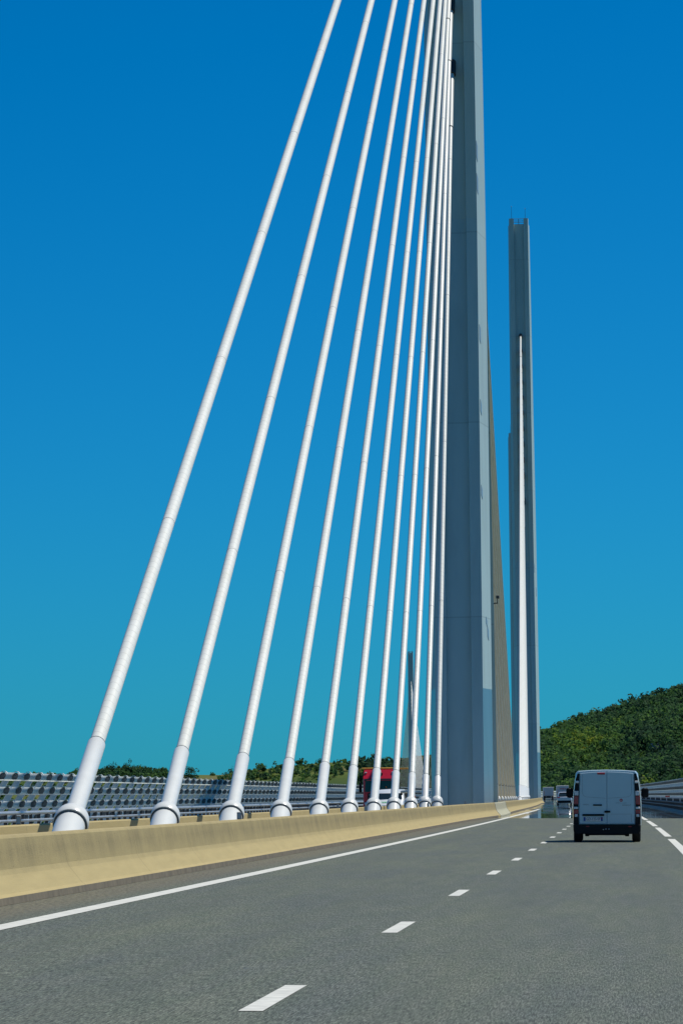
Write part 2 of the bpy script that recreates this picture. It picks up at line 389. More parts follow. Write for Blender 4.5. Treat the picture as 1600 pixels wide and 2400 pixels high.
M['leaf'] = m
M['bark'] = plain('bark', (0.09, 0.07, 0.05), 0.9, var=0.3, scale=6)
m, n, b = new_mat('wood_floor'); setp(b, 0.95, spec=0.1)
rp, nz = noise_col(n, b, [(0.35, (0.020, 0.036, 0.016)), (0.55, (0.045, 0.065, 0.022)), (0.72, (0.14, 0.125, 0.075))], scale=0.03); n.links.new(rp.outputs[0], b.inputs['Base Color'])
M['woodfloor'] = m
m, n, b = new_mat('scrub_slope'); setp(b, 0.95, spec=0.1)
rp, nz = noise_col(n, b, [(0.34, (0.050, 0.085, 0.022)), (0.52, (0.095, 0.125, 0.030)), (0.68, (0.17, 0.135, 0.07))], scale=0.012); n.links.new(rp.outputs[0], b.inputs['Base Color'])
M['scrub'] = m
M['rock'] = plain('grey_limestone', (0.26, 0.25, 0.25), 0.9, var=0.35, scale=0.2, stretch=(1, 1, 0.3))

hr = Hill([(850, 1790), (1000, 1772), (1120, 1760), (1265, 1732), (1330, 1711), (1400, 1690), (1500, 1659), (1600, 1629), (1800, 1580), (2300, 1480)], 4300, 2700, -190, 46, 3, shape=0.75)
tag(hr.build('hill_slope', M['woodfloor']), kind='structure')
# rock outcrops on the wooded hill
rk_spots = [(1336, 0, 0.47), (1375, 0, 0.52), (1412, 0, 0.60), (1532, 0, 0.74), (1300, 0, 0.40)]; cleared = []
rk_names = ['just above the roof of the white van', 'in the middle of the slope', 'below the yellow-green trees', 'highest up the slope', 'lowest, near the second pylon']
for i, (a, py, tt) in enumerate(rk_spots):
    Xr, Sr, Zr = hr.z(np.array([a*1.0]), np.array([tt]))
    rb = MB(); R0 = random.Random(i)
    n1, n2 = 12, 6
    secs = []
    W_, H_ = R0.uniform(8, 13), R0.uniform(11, 15)
    for k in range(n2):
        f = k/(n2-1); r_ = 1.0-0.5*f**2
        secs.append([(Xr[0]+W_*r_*math.cos(2*PI*j/n1)*R0.uniform(.75, 1.1), Sr[0]-2+9*r_*math.sin(2*PI*j/n1)*R0.uniform(.7, 1.1), Zr[0]-9+H_*f+R0.uniform(-1.4, 1.4)) for j in range(n1)])
    rb.loft(secs); cleared.append((Xr[0], Sr[0], W_))
    o = rb.build('rock_outcrop', M['rock'])
    tag(o, 'grey limestone outcrop among the hillside trees, ' + rk_names[i], 'rock', 'limestone outcrops on the wooded hillside')

NT = 8200
px_ = rng.uniform(1150, 1900, NT); t_ = rng.beta(1.6, 1.0, NT)*1.02
X, S, Z = hr.z(px_, t_)
rockm = fbm(X/75.0, Z/38.0, 91, 3)
keep = (rockm < 0.21)
for xr_, sr_, wr_ in cleared: keep &= ~((np.abs(X-xr_) < wr_*rng.uniform(0.7, 1.25, NT)) & (S > sr_-75) & (S < sr_+8) & (rng.uniform(0, 1, NT) < 0.7))
X, S, Z, t_, rk = X[keep], S[keep], Z[keep], t_[keep], rockm[keep]
tone = np.clip(0.36 + fbm(X/60.0, Z/26.0, 40)*1.15 + rng.normal(0, 0.15, len(X)), 0, 1)
sz = rng.uniform(5.5, 10.8, len(X))
wd = leaf_crowns('wood', np.stack([X, S, Z-1.0], 1), sz, tone, M['leaf'], nq=70, lobes=6)
tag(wd, 'dense green oak wood covering the hillside behind the white van', 'wood', kind='stuff')
hl = Hill([(-500, 1822), (100, 1820), (225, 1812), (330, 1806), (430, 1815), (520, 1816), (580, 1805), (640, 1801), (700, 1793), (760, 1787), (820, 1786), (870, 1793), (940, 1800), (1010, 1800), (1200, 1800)], 3300, 2560, -200, 14, 8, shape=0.6)
hl.build('scrub_hill', M['scrub'])
NB = 3000
px_ = np.concatenate([rng.uniform(-60, 420, NB//2), rng.uniform(420, 1010, NB//2)]); t_ = rng.beta(2.5, 1.0, NB)
X, S, Z = hl.z(px_, t_)
den = fbm(X/45.0, S/60.0, 17)
keep = den > np.where(px_ < 420, -0.25, -0.02)
X, S, Z = X[keep], S[keep], Z[keep]
bsh = leaf_crowns('bushes', np.stack([X, S, Z-0.6], 1), rng.uniform(2.2, 5.2, len(X)), np.clip(rng.normal(0.42, 0.18, len(X)), 0, 1), M['leaf'], nq=30, stretch=0.8)
tag(bsh, 'low green bushes scattered over the open brown slope', 'bushes', kind='stuff')
px_ = rng.uniform(845, 1180, 620); t_ = rng.uniform(0.86, 1.01, 620); X, S, Z = hl.z(px_, t_)
pw = leaf_crowns('pine_wood', np.stack([X, S, Z-1], 1), rng.uniform(4.0, 6.8, len(X)), np.clip(rng.normal(0.10, 0.07, len(X)), 0, 1), M['leaf'], nq=46, stretch=1.35)
tag(pw, 'dark pine wood along the skyline behind the red truck', 'wood', kind='stuff')
px_ = np.concatenate([rng.uniform(225, 460, 150), rng.uniform(520, 570, 12)]); t_ = rng.uniform(0.93, 1.0, 162); X, S, Z = hl.z(px_, t_)
sw = leaf_crowns('skyline_thicket', np.stack([X, S, Z-1], 1), np.where(px_ < 340, rng.uniform(3.5, 6.0, 162), rng.uniform(2.2, 3.6, 162)), np.clip(rng.normal(0.28, 0.12, 162), 0, 1), M['leaf'], nq=46)
tag(sw, 'dark green thicket along the skyline above the slatted wind screen', 'thicket', kind='stuff')
# single trees that stand out on that skyline
def tree(px, h, tone, label, wide=1.0):
    X, S, Z = hl.z(np.array([float(px)]), np.array([0.985]))
    t = thing('skyline_tree', (X[0], S[0], Z[0]-0.5), 0, label, 'tree', 'single trees on the skyline')
    tb = MB().lathe((0, 0, 0), (0, 0, 1), [(0, h*.045), (h*.3, h*.03), (h*.8, h*.01)], 7)
    for k in range(5):
        a = 2*PI*k/5 + px; z0 = h*(0.3+0.08*k)
        tb.tube((0, 0, z0), (math.cos(a)*h*.28, math.sin(a)*h*.28, z0+h*.2), h*.014, 5, h*.004)
    tb.build('trunk', M['bark'], t)
    c = leaf_crowns('crown', [(0, 0, 0.12*h)], [h*0.80], np.array([tone]), M['leaf'], nq=420, lobes=9, parent=t)
    c.scale = (wide, wide, 1)
tree(263, 9.0, 0.06, 'tall dark tree standing highest above the thicket by the outermost cable', 0.9)
tree(294, 8.5, 0.12, 'pointed dark tree in the skyline thicket between the two outermost cables')
tree(313, 6.6, 0.25, 'smaller round tree on the downhill side of the skyline thicket')
tree(342, 6.0, 0.30, 'low tree at the tapering end of the skyline thicket')
tree(450, 7.6, 0.10, 'lone rounded dark tree just past the second cable', 1.3)
tree(540, 5.0, 0.08, 'little conical tree on the skyline before the third cable', 0.7)
tree(530, 3.6, 0.12, 'short shrubby tree next to the little conical skyline tree')
tree(616, 4.6, 0.12, 'small dark tree on the green slope between third and fourth cables', 1.5)
tree(748, 5.2, 0.15, 'dark tree at the top of the brown open slope', 1.4)

# ------------------------------------------------------------------ deck and roads
S0, S1 = -70.0, 2480.0
secs = []
prof = [(-25.5, 0), (-9, 0), (7.6, 0), (7.6, -0.5), (3.5, -2.6), (-6.5, -4.2), (-11.5, -4.2), (-21.5, -2.6), (-25.5, -0.5)]
for s in np.arange(S0, S1+1, 15.0):
    secs.append([P(l, s, gz(l)-0.012+dz) for l, dz in prof])
d = MB().loft(secs).build('bridge_deck', M['deck']); tag(d, kind='structure')
road = sheet('road', M['asphalt'], [-7.6, -6.28, -4.3, -2.37, -0.6, 1.15, 3.0, 4.9], S0, 206, 4.6)
roadf = sheet('road_beyond', M['asphalt_far'], [-7.6, -6.28, -2.37, 1.15, 4.9], 206, S1, 15.16)
oroad = sheet('opposite_road', M['asphalt'], [-23.2, -20, -16, -12, -10.4], S0, S1, 15.0)
med = sheet('median', M['median'], [-10.4, -9.0, -7.6], S0, S1, 15.0, z=0.006)
for nm, a, b2 in (('verge', 4.9, 7.6), ('opposite_verge', -25.5, -23.2)):
    sheet(nm, M['deck'], [a, (a+b2)/2, b2], S0, S1, 15.0, z=0.01)

def stripe(name, lat, wd_, s0, s1, parent, z=0.004, lab=None):
    nst = max(2, int((s1-s0)/8)+1)
    vv, ff = [], []
    for i in range(nst):
        s = s0+(s1-s0)*i/(nst-1)
        for l in (lat-wd_/2, lat+wd_/2): vv.append(tuple(P(l, s, gz(l)+z)))
    ff = [(2*i, 2*i+1, 2*i+3, 2*i+2) for i in range(nst-1)]
    o = MB().add(vv, ff).build(name, M['paint'], parent); return o
stripe('edge_line', -6.28, 0.255, S0, 330, road)
k = 0
s = 23.0 - 13*6
while s < 420:
    stripe('lane_dash', -2.37, 0.15, s, s+3.1, road); s += 13.0
for k in range(-3, 12):
    stripe('shoulder_dash', 1.15, 0.21, 80.0+37.4*k, 111.0+37.4*k, road)
stripe('edge_line', -11.8, 0.19, S0, 1500, oroad)
for k in range(-4, 40): stripe('lane_dash', -15.7, 0.19, 13.0*k, 13.0*k+3.1, oroad)

# ------------------------------------------------------------------ concrete barriers
def flare(s):                               # the median widens a little round each pylon's legs
    return 0.50*sum(math.exp(-((s-(230+340*k))/30.0)**2) for k in range(7))
def barrier(name, prof, s0, s1, mat, label, group, toe=True):
    """prof: (offset, height) from the foot on the traffic side over the top and down."""
    o = None
    ss = np.arange(s0, s1+0.01, 3.0 if s1 < 400 else 8.0)
    ss[-1] = s1
    n_ = len(prof); vv, uv = [], []
    dist = [0]
    for i in range(1, n_): dist.append(dist[-1]+math.hypot(prof[i][0]-prof[i-1][0], prof[i][1]-prof[i-1][1]))
    for s in ss:
        for i, (l, z) in enumerate(prof): vv.append(tuple(P(l+(flare(s) if l > -9 else -flare(s)), s, z+gz(l)))); uv.append((dist[i], s))
    ff = [(i*n_+j, i*n_+j+1, (i+1)*n_+j+1, (i+1)*n_+j) for i in range(len(ss)-1) for j in range(n_-1)]
    ff += [tuple(range(n_)), tuple((len(ss)-1)*n_+j for j in reversed(range(n_)))]
    me = bpy.data.meshes.new(name); me.from_pydata(vv, [], ff); me.update()
    ul = me.uv_layers.new(name='UVMap'); idx = np.empty(len(me.loops), dtype=np.int32); me.loops.foreach_get('vertex_index', idx)
    ul.data.foreach_set('uv', np.array(uv, dtype=np.float32)[idx].ravel())
    o = link(name, me, mat)
    tag(o, label, 'barrier', group)
    return o
NP = [(-7.43, 0.0), (-7.445, 0.085), (-7.50, 0.12), (-7.665, 0.325), (-7.70, 0.39), (-7.775, 0.765), (-7.80, 0.795), (-7.83, 0.805), (-7.91, 0.805), (-7.935, 0.79), (-7.95, 0.40), (-7.96, 0.0)]
FP = [(-10.95, 0.0), (-10.90, 0.40), (-10.86, 0.80), (-10.83, 0.825), (-10.62, 0.825), (-10.59, 0.80), (-10.55, 0.40), (-10.50, 0.0)]
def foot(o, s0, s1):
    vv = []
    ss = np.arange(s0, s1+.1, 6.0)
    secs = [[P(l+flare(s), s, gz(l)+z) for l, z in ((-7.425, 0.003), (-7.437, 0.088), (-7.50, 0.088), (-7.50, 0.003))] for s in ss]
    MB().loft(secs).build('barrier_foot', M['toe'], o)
o = barrier('concrete_barrier', NP, S0, 222.0, M['conc'], 'long beige concrete barrier with stained face beside the white edge line', 'median barriers'); foot(o, S0, 222)
o = barrier('concrete_barrier', NP, 222.06, 258.0, M['conc_pale'], 'paler grey-green concrete barrier section at the foot of the first pylon', 'median barriers')
o = barrier('concrete_barrier', NP, 258.06, S1, M['conc'], 'beige concrete barrier running on past the first pylon towards the second', 'median barriers'); foot(o, 258.1, 800)
barrier('concrete_barrier', FP, S0, S1, M['conc'], 'beige concrete barrier behind the cable feet, edging the opposite carriageway', 'median barriers')

# thin joint lines cut across the barrier face are part of it: small dark strips
for s in (222.03, 258.03):
    jb = MB(); pr = [(l+0.006 if i < 7 else l, z+0.004) for i, (l, z) in enumerate(NP)]
    jb.loft([[P(l+flare(s), s-0.18, z+gz(l)) for l, z in pr], [P(l+flare(s), s+0.18, z+gz(l)) for l, z in pr]])
    o = jb.build('joint_strip', M['seam']); tag(o, 'dark joint at the %s end of the pale median barrier section' % ('near' if s < 240 else 'far'), 'joint', 'joints in the median barrier')

# reflectors on the barrier tops
def reflector(lat, s, zt, wd_, ht, label, group, mat=None):
    t = thing('barrier_reflector', P(lat+(flare(s) if lat > -9 else -flare(s)), s, zt+gz(lat)), s/RAD, label, 'reflector', group)
    MB().bbox((0, 0, ht/2), (wd_, 0.05, ht), 0.008).build('housing', mat or M['text_grey'], t)
    MB().box((0, -0.028, ht*0.5), (wd_*0.7, 0.006, ht*0.7)).build('lens', M['blue_grey'], t)
for k in range(5):
    names = ['beside the third cable foot', 'between the sixth and seventh cable feet', 'in front of the tenth cable foot', 'against the near leg of the first pylon', 'at the first pale barrier joint']
    reflector(-7.87, 75.6+37.4*k, 0.80, 0.09, 0.15, 'small grey reflector on the near barrier top ' + names[k], 'reflectors on the median barriers')
for k in range(5):
    names = ['left of the outermost cable foot', 'past the fourth cable foot', 'past the seventh cable foot', 'short of the innermost cable foot', 'behind the first pylon leg']
    reflector(-10.72, 65.7+37.4*k, 0.82, 0.08, 0.16, 'slim dark reflector on the far barrier top ' + ['before the outermost cable', 'after the third cable', 'after the sixth cable', 'after the ninth cable', 'behind the first pylon'][k], 'reflectors on the median barriers', M['rib'])

# ------------------------------------------------------------------ pylons
PYS = [230.0 + 340.0*k for k in range(7)]
XC = -9.30; HT = 88.2                   # cable plane, pylon height above the deck
def yo(z): return float(np.interp(z, [0, 36, 70, 88], [8.6, 3.4, 2.4, 1.9]))
def yi(z): return float(np.interp(z, [0, 36], [5.0, 0.02]))
def sp_(z): return float(np.interp(z, [0, 40, 88], [0.44, 0.42, 0.20]))
W0, WR, DR = 1.39, 0.74, 0.38
def leg_sec(z, sgn):
    a, i, c = yo(z), yi(z), W0+sp_(z)
    p = [(-W0, -a), (-WR, -a), (-WR+.03, -a+DR), (WR-.03, -a+DR), (WR, -a), (W0, -a), (c, -i), (-c, -i)]
    return [(x, y*sgn, z) for x, y in p]
def mast_sec(z):
    a, c = yo(z), W0+sp_(z)
    p = [(-W0, -a), (-WR, -a), (-WR+.03, -a+DR), (WR-.03, -a+DR), (WR, -a), (W0, -a), (c, 0)]
    q = [(-x, -y) for x, y in p]
    return [(x, y, z) for x, y in p+q]
ZB = 7.5
meshes = {}
for sgn, nm in ((1, 'near'), (-1, 'far')):
    me_ = MB().loft([leg_sec(z, sgn) for z in (0.0, ZB)]).mesh('leg_base'); meshes['base'+nm] = me_
    me_.materials.append(M['pylon']); me_.materials.append(M['cladding'])
    for p in me_.polygons:
        if abs(p.normal.x) > 0.9 and abs(p.center.x) > 1.2: p.material_index = 1
    meshes['leg'+nm] = MB().loft([leg_sec(z, sgn) for z in (ZB+.002, 15, 25, 36)]).mesh('leg')
meshes['mast'] = MB().loft([mast_sec(z) for z in (36.002, 45, 55, 62, 70, 78, HT-0.9)]).mesh('mast')
cheeks = []
for sx in (-1, 1):
    for sy in (-1, 1):
        a = yo(HT); pr = MB(); cheeks.append(pr)
        pr.loft([[(sx*x, sy*y, z) for x, y in ((WR, -a), (W0, -a), (W0+.08, -a*.5), (WR, -a*.5))] for z in (HT-0.898, HT)])
cheeks = [c.mesh('top_cheek') for c in cheeks]
rails = []
for y_ in (-1.75, 1.75):
    rl = MB(); rails.append(rl)
    for z_ in (HT-.38, HT-.07): rl.tube((-WR, y_, z_), (WR, y_, z_), 0.035, 6)
    rl.tube((0, y_, HT-.9), (0, y_, HT-.05), 0.04, 6)
rails = [q.mesh('handrail') for q in rails]
for k in range(7):
    lab = ['tall blue-grey steel pylon rising past the top of the picture behind the near cables',
           'second grey pylon showing its notched top with railing and two antennas',
           'third pylon, mostly hidden behind the second, with its left top corner showing',
           'fourth pylon in the row, hidden behind the first pylon', 'fifth pylon in the row, hidden behind the first pylon',
           'sixth pylon in the row, hidden behind the first pylon',
           'small distant pylon at the far end of the viaduct with its fan of cables'][k]
    t = thing('bridge_pylon', P(XC, PYS[k], CF*9), PYS[k]/RAD, lab, 'pylon', 'pylons of the viaduct')
    for nm in ('near', 'far'):
        link('leg_base', meshes['base'+nm], M['cladding'], t); link('leg', meshes['leg'+nm], M['pylon'], t)
    link('mast', meshes['mast'], M['pylon'], t); 
    for q in cheeks: link('top_cheek', q, M['pylon'], t)
    for q in rails: link('handrail', q, M['dark'], t)
    if k in (0, 1, 2, 6):
        for x_, h_ in ((-1.05, 1.9), (1.0, 1.55)):
            MB().tube((x_, -1.5, HT), (x_, -1.5, HT+h_), 0.03, 6, 0.02).lathe((x_, -1.5, HT+h_-.1), (0, 0, 1), [(0, .02), (.05, .07), (.12, .02)], 8).build('antenna', M['dark'], t)
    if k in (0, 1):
        # small thin blue-grey plates laid on the right-hand flank
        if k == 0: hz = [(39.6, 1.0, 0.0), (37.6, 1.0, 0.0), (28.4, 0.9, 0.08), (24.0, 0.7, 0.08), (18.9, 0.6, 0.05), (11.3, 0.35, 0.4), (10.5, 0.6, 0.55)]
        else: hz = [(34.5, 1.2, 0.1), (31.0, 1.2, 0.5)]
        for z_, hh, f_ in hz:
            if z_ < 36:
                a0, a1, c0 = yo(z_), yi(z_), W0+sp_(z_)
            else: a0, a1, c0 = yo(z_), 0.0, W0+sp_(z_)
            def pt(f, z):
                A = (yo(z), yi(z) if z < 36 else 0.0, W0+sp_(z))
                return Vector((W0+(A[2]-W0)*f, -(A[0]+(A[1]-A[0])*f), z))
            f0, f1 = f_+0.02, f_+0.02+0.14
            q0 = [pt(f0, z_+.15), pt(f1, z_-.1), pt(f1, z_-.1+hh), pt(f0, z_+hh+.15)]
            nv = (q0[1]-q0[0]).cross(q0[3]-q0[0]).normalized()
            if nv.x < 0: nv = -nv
            MB().loft([[p+nv*0.002 for p in q0], [p+nv*0.022 for p in q0]]).build('flank_plate', M['blue_grey'], t)
    if k == 0:
        cb = MB(); x0 = W0+0.34; 
        cb.tube((x0-.15, 3.6, 13.0), (x0+0.32, 3.6, 13.05), 0.035, 8).tube((x0+0.32, 3.6, 13.0), (x0+.32, 3.6, 13.3), 0.03, 8)
        cb.bbox((x0+.34, 3.55, 13.42), (0.2, 0.34, 0.2), .03).tube((x0, 3.6, 12.8), (x0, 3.6, 13.2), .05, 8)
        cb.build('camera_bracket', M['dark'], t)

# ------------------------------------------------------------------ stay cables (built once round a pylon's foot, copied to the others)
ORD = ['innermost', 'second', 'third', 'fourth', 'fifth', 'sixth', 'seventh', 'eighth', 'ninth', 'tenth', 'outermost']
def zanch(i):                       # i = 0 innermost .. 10 outermost
    return 45.6 if i == 0 else 49.4 + (70.4-49.4)*(i-1)/9.0
def uv_tube(name, L, r, n_=20, z0=0.0):
    st = max(2, int(L/6)+1)
    vv, uvv, ff = [], [], []
    for i in range(st+1):
        zz = z0 + (L-z0)*i/st
        for k in range(n_+1):
            a = 2*PI*k/n_; vv.append((r*math.cos(a), r*math.sin(a), zz)); uvv.append((k/n_, zz))
    for i in range(st):
        for k in range(n_):
            a = i*(n_+1)+k; ff.append((a, a+1, a+n_+2, a+n_+1))
    me = bpy.data.meshes.new(name); me.from_pydata(vv, [], ff); me.update()
    ul = me.uv_layers.new(name='UVMap'); idx = np.empty(len(me.loops), dtype=np.int32); me.loops.foreach_get('vertex_index', idx)
    ul.data.foreach_set('uv', np.array(uvv, dtype=np.float32)[idx].ravel())
    me.polygons.foreach_set('use_smooth', [True]*len(me.polygons))
    return me
RC, RT, RB = 0.130, 0.158, 0.298
ZS = 0.80                                   # height of the sleeve end above the deck axis
cable_parts = {}
jm = MB().lathe((0, 0, -0.016), (0, 0, 1), [(0, RC+.001), (.004, RC+.004), (.028, RC+.004), (.032, RC+.001)], 20).mesh('sheath_joint', True)
for side in (-1, 1):
    for i in range(11):
        dy = 39.8 + 12.80*i
        y0 = side*dy; x0 = -y0*y0/(2*RAD)
        za = zanch(i); ym = side*(yo(za) - DR)
        A = Vector((x0, y0, ZS)); B = Vector((0, ym, za))
        ax = (B-A); L = ax.length; ax.normalize(); q = ax.to_track_quat('Z', 'Y')
        sinT = ax.z
        LT = 1.38/sinT; LU = 4.6/sinT
        parts = []
        parts.append(('sheath', uv_tube('sheath', L, RC, 20, 0.3), M['sheath'], []))
        tb = MB().lathe((0, 0, 0), (0, 0, 1), [(0.30, RT), (LT-.03, RT), (LT, RT-.012)], 24).mesh('lower_tube', 40)
        fl = [(0.0, 0.262), (0.0, RB-.008), (0.015, RB)]
        for k in range(9):
            a = k/8*PI/2; fl.append((0.15+0.25*math.sin(a), RT+.004+(RB-RT-.004)*math.cos(a)**0.85))
        sl = MB().lathe((0, 0, 0), (0, 0, 1), fl, 28).mesh('sleeve', 40)
        dwn = (ZS-0.02)/sinT
        fo = MB().lathe((0, 0, 0), (0, 0, -1), [(-0.02, 0.255), (0.03, 0.257), (dwn, 0.257)], 24).mesh('anchor_pipe', 40)
        rg = MB().lathe((0, 0, 0), (0, 0, 1), [(-0.03, 0.259), (-0.03, 0.283), (0.001, 0.283), (0.001, 0.259)], 28, False).mesh('groove_ring', True)
        sm_ = MB().lathe((0, 0, LT), (0, 0, 1), [(-.012, RT-.002), (0.012, RT-.004), (.03, RC+.004)], 24, False).mesh('seam_ring', True)
        ut = MB().lathe((0, 0, 0), (0, 0, 1), [(L-LU, RC+.012), (L-LU, RC+.026), (L, RC+.026)], 20).mesh('upper_tube', 40)
        us = MB().lathe((0, 0, 0), (0, 0, 1), [(L-LU-.05, RC+.001), (L-LU-.03, RC+.018), (L-LU+.004, RC+.03)], 20, False).mesh('seam_ring', True)
        gd = MB().lathe((0, 0, 0), (0, 0, 1), [(L-1.1, RC+.06), (L-1.1, RC+.13), (L+.1, RC+.13)], 16).mesh('anchor_socket', 40)
        parts += [('lower_tube', tb, M['collar'], [('seam_ring', sm_, M['seam'])]), ('sleeve', sl, M['collar'], [('groove_ring', rg, M['seam'])]),
                  ('anchor_pipe', fo, M['collar'], []), ('upper_tube', ut, M['sheath'], [('seam_ring', us, M['seam'])]), ('anchor_socket', gd, M['dark'], [])]
        cable_parts[(side, i)] = (A, q, L, LT, LU, parts)
def ordtxt(i, side):
    c = {0: 'innermost', 10: 'outermost'}.get(i)
    return c if c else ['', 'second', 'third', 'fourth', 'fifth', 'sixth', 'seventh', 'eighth', 'ninth', 'tenth'][i] + ' out from the pylon'
for k, s in enumerate(PYS):
    rot = Matrix.Rotation(s/RAD, 4, 'Z'); base = Matrix.Translation(P(XC, s, CF*9)) @ rot
    pyn = ['first', 'second', 'third', 'fourth', 'fifth', 'sixth', 'farthest'][k]
    for (side, i), (A, q, L, LT, LU, parts) in cable_parts.items():
        mw = base @ Matrix.Translation(A) @ q.to_matrix().to_4x4()
        if k == 0:
            if side < 0:
                lab = {0: 'innermost near-side white stay cable, foot closest to the first pylon', 10: 'outermost and flattest white stay cable, leaning farthest from the first pylon'}.get(i, 'near-side white stay cable, %s of the first pylon' % ordtxt(i, side).replace(' out from the pylon', ' one out from the foot'))
            else:
                lab = 'shaded khaki-toned stay cable beyond the first pylon, %s' % ordtxt(i, side)
            grp = 'near-side stay cables of the first pylon' if side < 0 else 'far-side stay cables of the first pylon'
        else:
            lab = 'white stay cable %s the %s pylon, %s' % ('in front of' if side < 0 else 'behind', pyn, {0: 'innermost', 10: 'outermost'}.get(i, ordtxt(i, side)))
            grp = 'stay cables %s the %s pylon' % ('in front of' if side < 0 else 'behind', pyn)
        t = thing('stay_cable', mw.to_translation(), 0, lab, 'cable', grp)
        t.rotation_mode = 'QUATERNION'; t.rotation_quaternion = mw.to_quaternion()
        for nm, me, mt, subs in parts:
            if k > 1 and nm in ('anchor_socket', 'anchor_pipe'): continue
            if k > 2 and nm in ('upper_tube',): continue
            o = link(nm, me, mt, t)
            if k < 2:
                for sn, sme, smt in subs: link(sn, sme, smt, o)
            if nm == 'sheath' and k == 0:
                zz = LT + 12.0
                if side < 0:
                    while zz < L-LU-2:
                        j = link('sheath_joint', jm, M['joint'], o); j.location = (0, 0, zz); zz += 11.8

# ------------------------------------------------------------------ wind screens
SL = 0.62                                  # inward lean of the posts (sideways per metre of height)
ROWS = [0.50, 1.04, 1.58, 2.12]
def screen_geo(sgn):
    """local geometry of one bay: x to the road side (times sgn), y along, z up; origin at the post foot"""
    post = MB(); w2 = 0.15
    def lp(z, off): return (sgn*(z*SL+off-0.10), 0, z)
    q = [lp(0.0, -w2), lp(0.0, w2), lp(2.26, w2*.75), lp(2.26, -w2*.75)]
    post.loft([[(x, -0.02, z) for x, y, z in q], [(x, 0.02, z) for x, y, z in q]])
    for o_ in (-w2, w2):                   # flanges
        f = [lp(0, o_-.012), lp(0, o_+.012), lp(2.26, o_*.75+.012), lp(2.26, o_*.75-.012)]
        post.loft([[(x, -0.07, z) for x, y, z in f], [(x, 0.07, z) for x, y, z in f]])
    rib, blade = MB(), MB()
    ca = math.atan2(1, SL); nx_, nz_ = math.sin(ca), -math.cos(ca)    # normal towards the road (downwards)
    tx_, tz_ = math.cos(ca), math.sin(ca)
    def arc(r1, r2, a0, a1, n_):
        return [(sgn*(math.cos(a)*r2*nx_ + math.sin(a)*r1*tx_), math.cos(a)*r2*nz_ + math.sin(a)*r1*tz_) for a in [a0+(a1-a0)*k/(n_-1) for k in range(n_)]]
    e = [(x-sgn*0.02, z) for x, z in arc(0.172, 0.105, 0, 2*PI*15/16, 16)]; rib.loft([[(x, -0.03, z) for x, z in e], [(x, 0.03, z) for x, z in e]])
    lip = arc(0.225, 0.17, 0.30*PI, 0.80*PI, 8); lip2 = arc(0.205, 0.155, 0.30*PI, 0.80*PI, 8)
    cl = lip + lip2[::-1]
    for zr in ROWS:
        ox, oz = sgn*(zr*SL+0.19), zr
        post.loft([[(x+ox, -0.09, z+oz) for x, z in cl], [(x+ox, 0.09, z+oz) for x, z in cl]])
    a1 = arc(0.165, 0.135, 0.70*PI, 1.86*PI, 12); a2 = arc(0.155, 0.125, 0.70*PI, 1.86*PI, 12)
    cl = a1 + a2[::-1]; blade.loft([[(x, 0.035, z) for x, z in cl], [(x, 2.965, z) for x, z in cl]])
    return post, rib, blade
def row_off(sgn, z): return Vector((sgn*(z*SL+0.19), 0, z))
for sgn, lat, s_near, s_ind, lab in ((1, -25.0, 115.0, 256.0, 'slatted grey wind screen of curved blades on leaning posts beyond the opposite lanes'),
                                     (-1, 7.1, 85.0, 85.0, 'pale striped wind screen along the right edge beyond the white van')):
    pb, rbm, bb = screen_geo(sgn)
    zb = gz(lat)+0.28
    ws = thing('wind_screen', P(lat, s_near, zb), 0, lab, 'wind screen', 'wind screens along the deck edges')
    inv = P(lat, s_near, zb)
    pm, rm, bmesh_ = pb.mesh('post'), rbm.mesh('rib'), bb.mesh('blade', 50)
    s = s_near
    while s < s_ind:
        loc = P(lat, s, zb)-inv; rz = s/RAD
        o = link('post', pm, M['post'], ws); o.location = loc; o.rotation_euler.z = rz
        for z in ROWS:
            off = row_off(sgn, z)
            bl = link('blade', bmesh_, M['blade'], ws); bl.location = loc+off; bl.rotation_euler.z = rz
            r_ = link('rib', rm, M['rib'], ws); r_.location = loc+off; r_.rotation_euler.z = rz
        s += 3.0
    far_p, far_b, far_r = MB(), MB(), MB()
    while s < 1900:
        for src, dst, zs in ((pb, far_p, [None]), (bb, far_b, ROWS), (rbm, far_r, ROWS)):
            if src is rbm and s > 520: continue
            if src is pb and s > 900: continue
            for z in zs:
                off = Vector((0, 0, 0)) if z is None else row_off(sgn, z)
                tr_ = P(lat, s, zb)-inv+off; cr, sr_ = math.cos(s/RAD), math.sin(s/RAD)
                dst.add([(tr_.x + v_[0]*cr - v_[1]*sr_, tr_.y + v_[0]*sr_ + v_[1]*cr, tr_.z + v_[2]) for v_ in src.v], src.f)
        s += 3.0
    for nm, mb, mt in (('far_posts', far_p, M['post']), ('far_blades', far_b, M['blade']), ('far_ribs', far_r, M['rib'])):
        me = bpy.data.meshes.new(nm); me.from_pydata(mb.v, [], mb.f); me.update()
        o = link(nm, me, mt, ws); o['kind'] = 'stuff'
    # kerb beam under the posts
    secs = [[P(lat+sgn*x, s2, gz(lat)+z)-inv for x, z in ((-.35, 0), (.35, 0), (.3, .28), (-.3, .28))] for s2 in np.arange(s_near, 1900, 15)]
    MB().loft(secs).build('kerb_beam', M['deck'], ws)

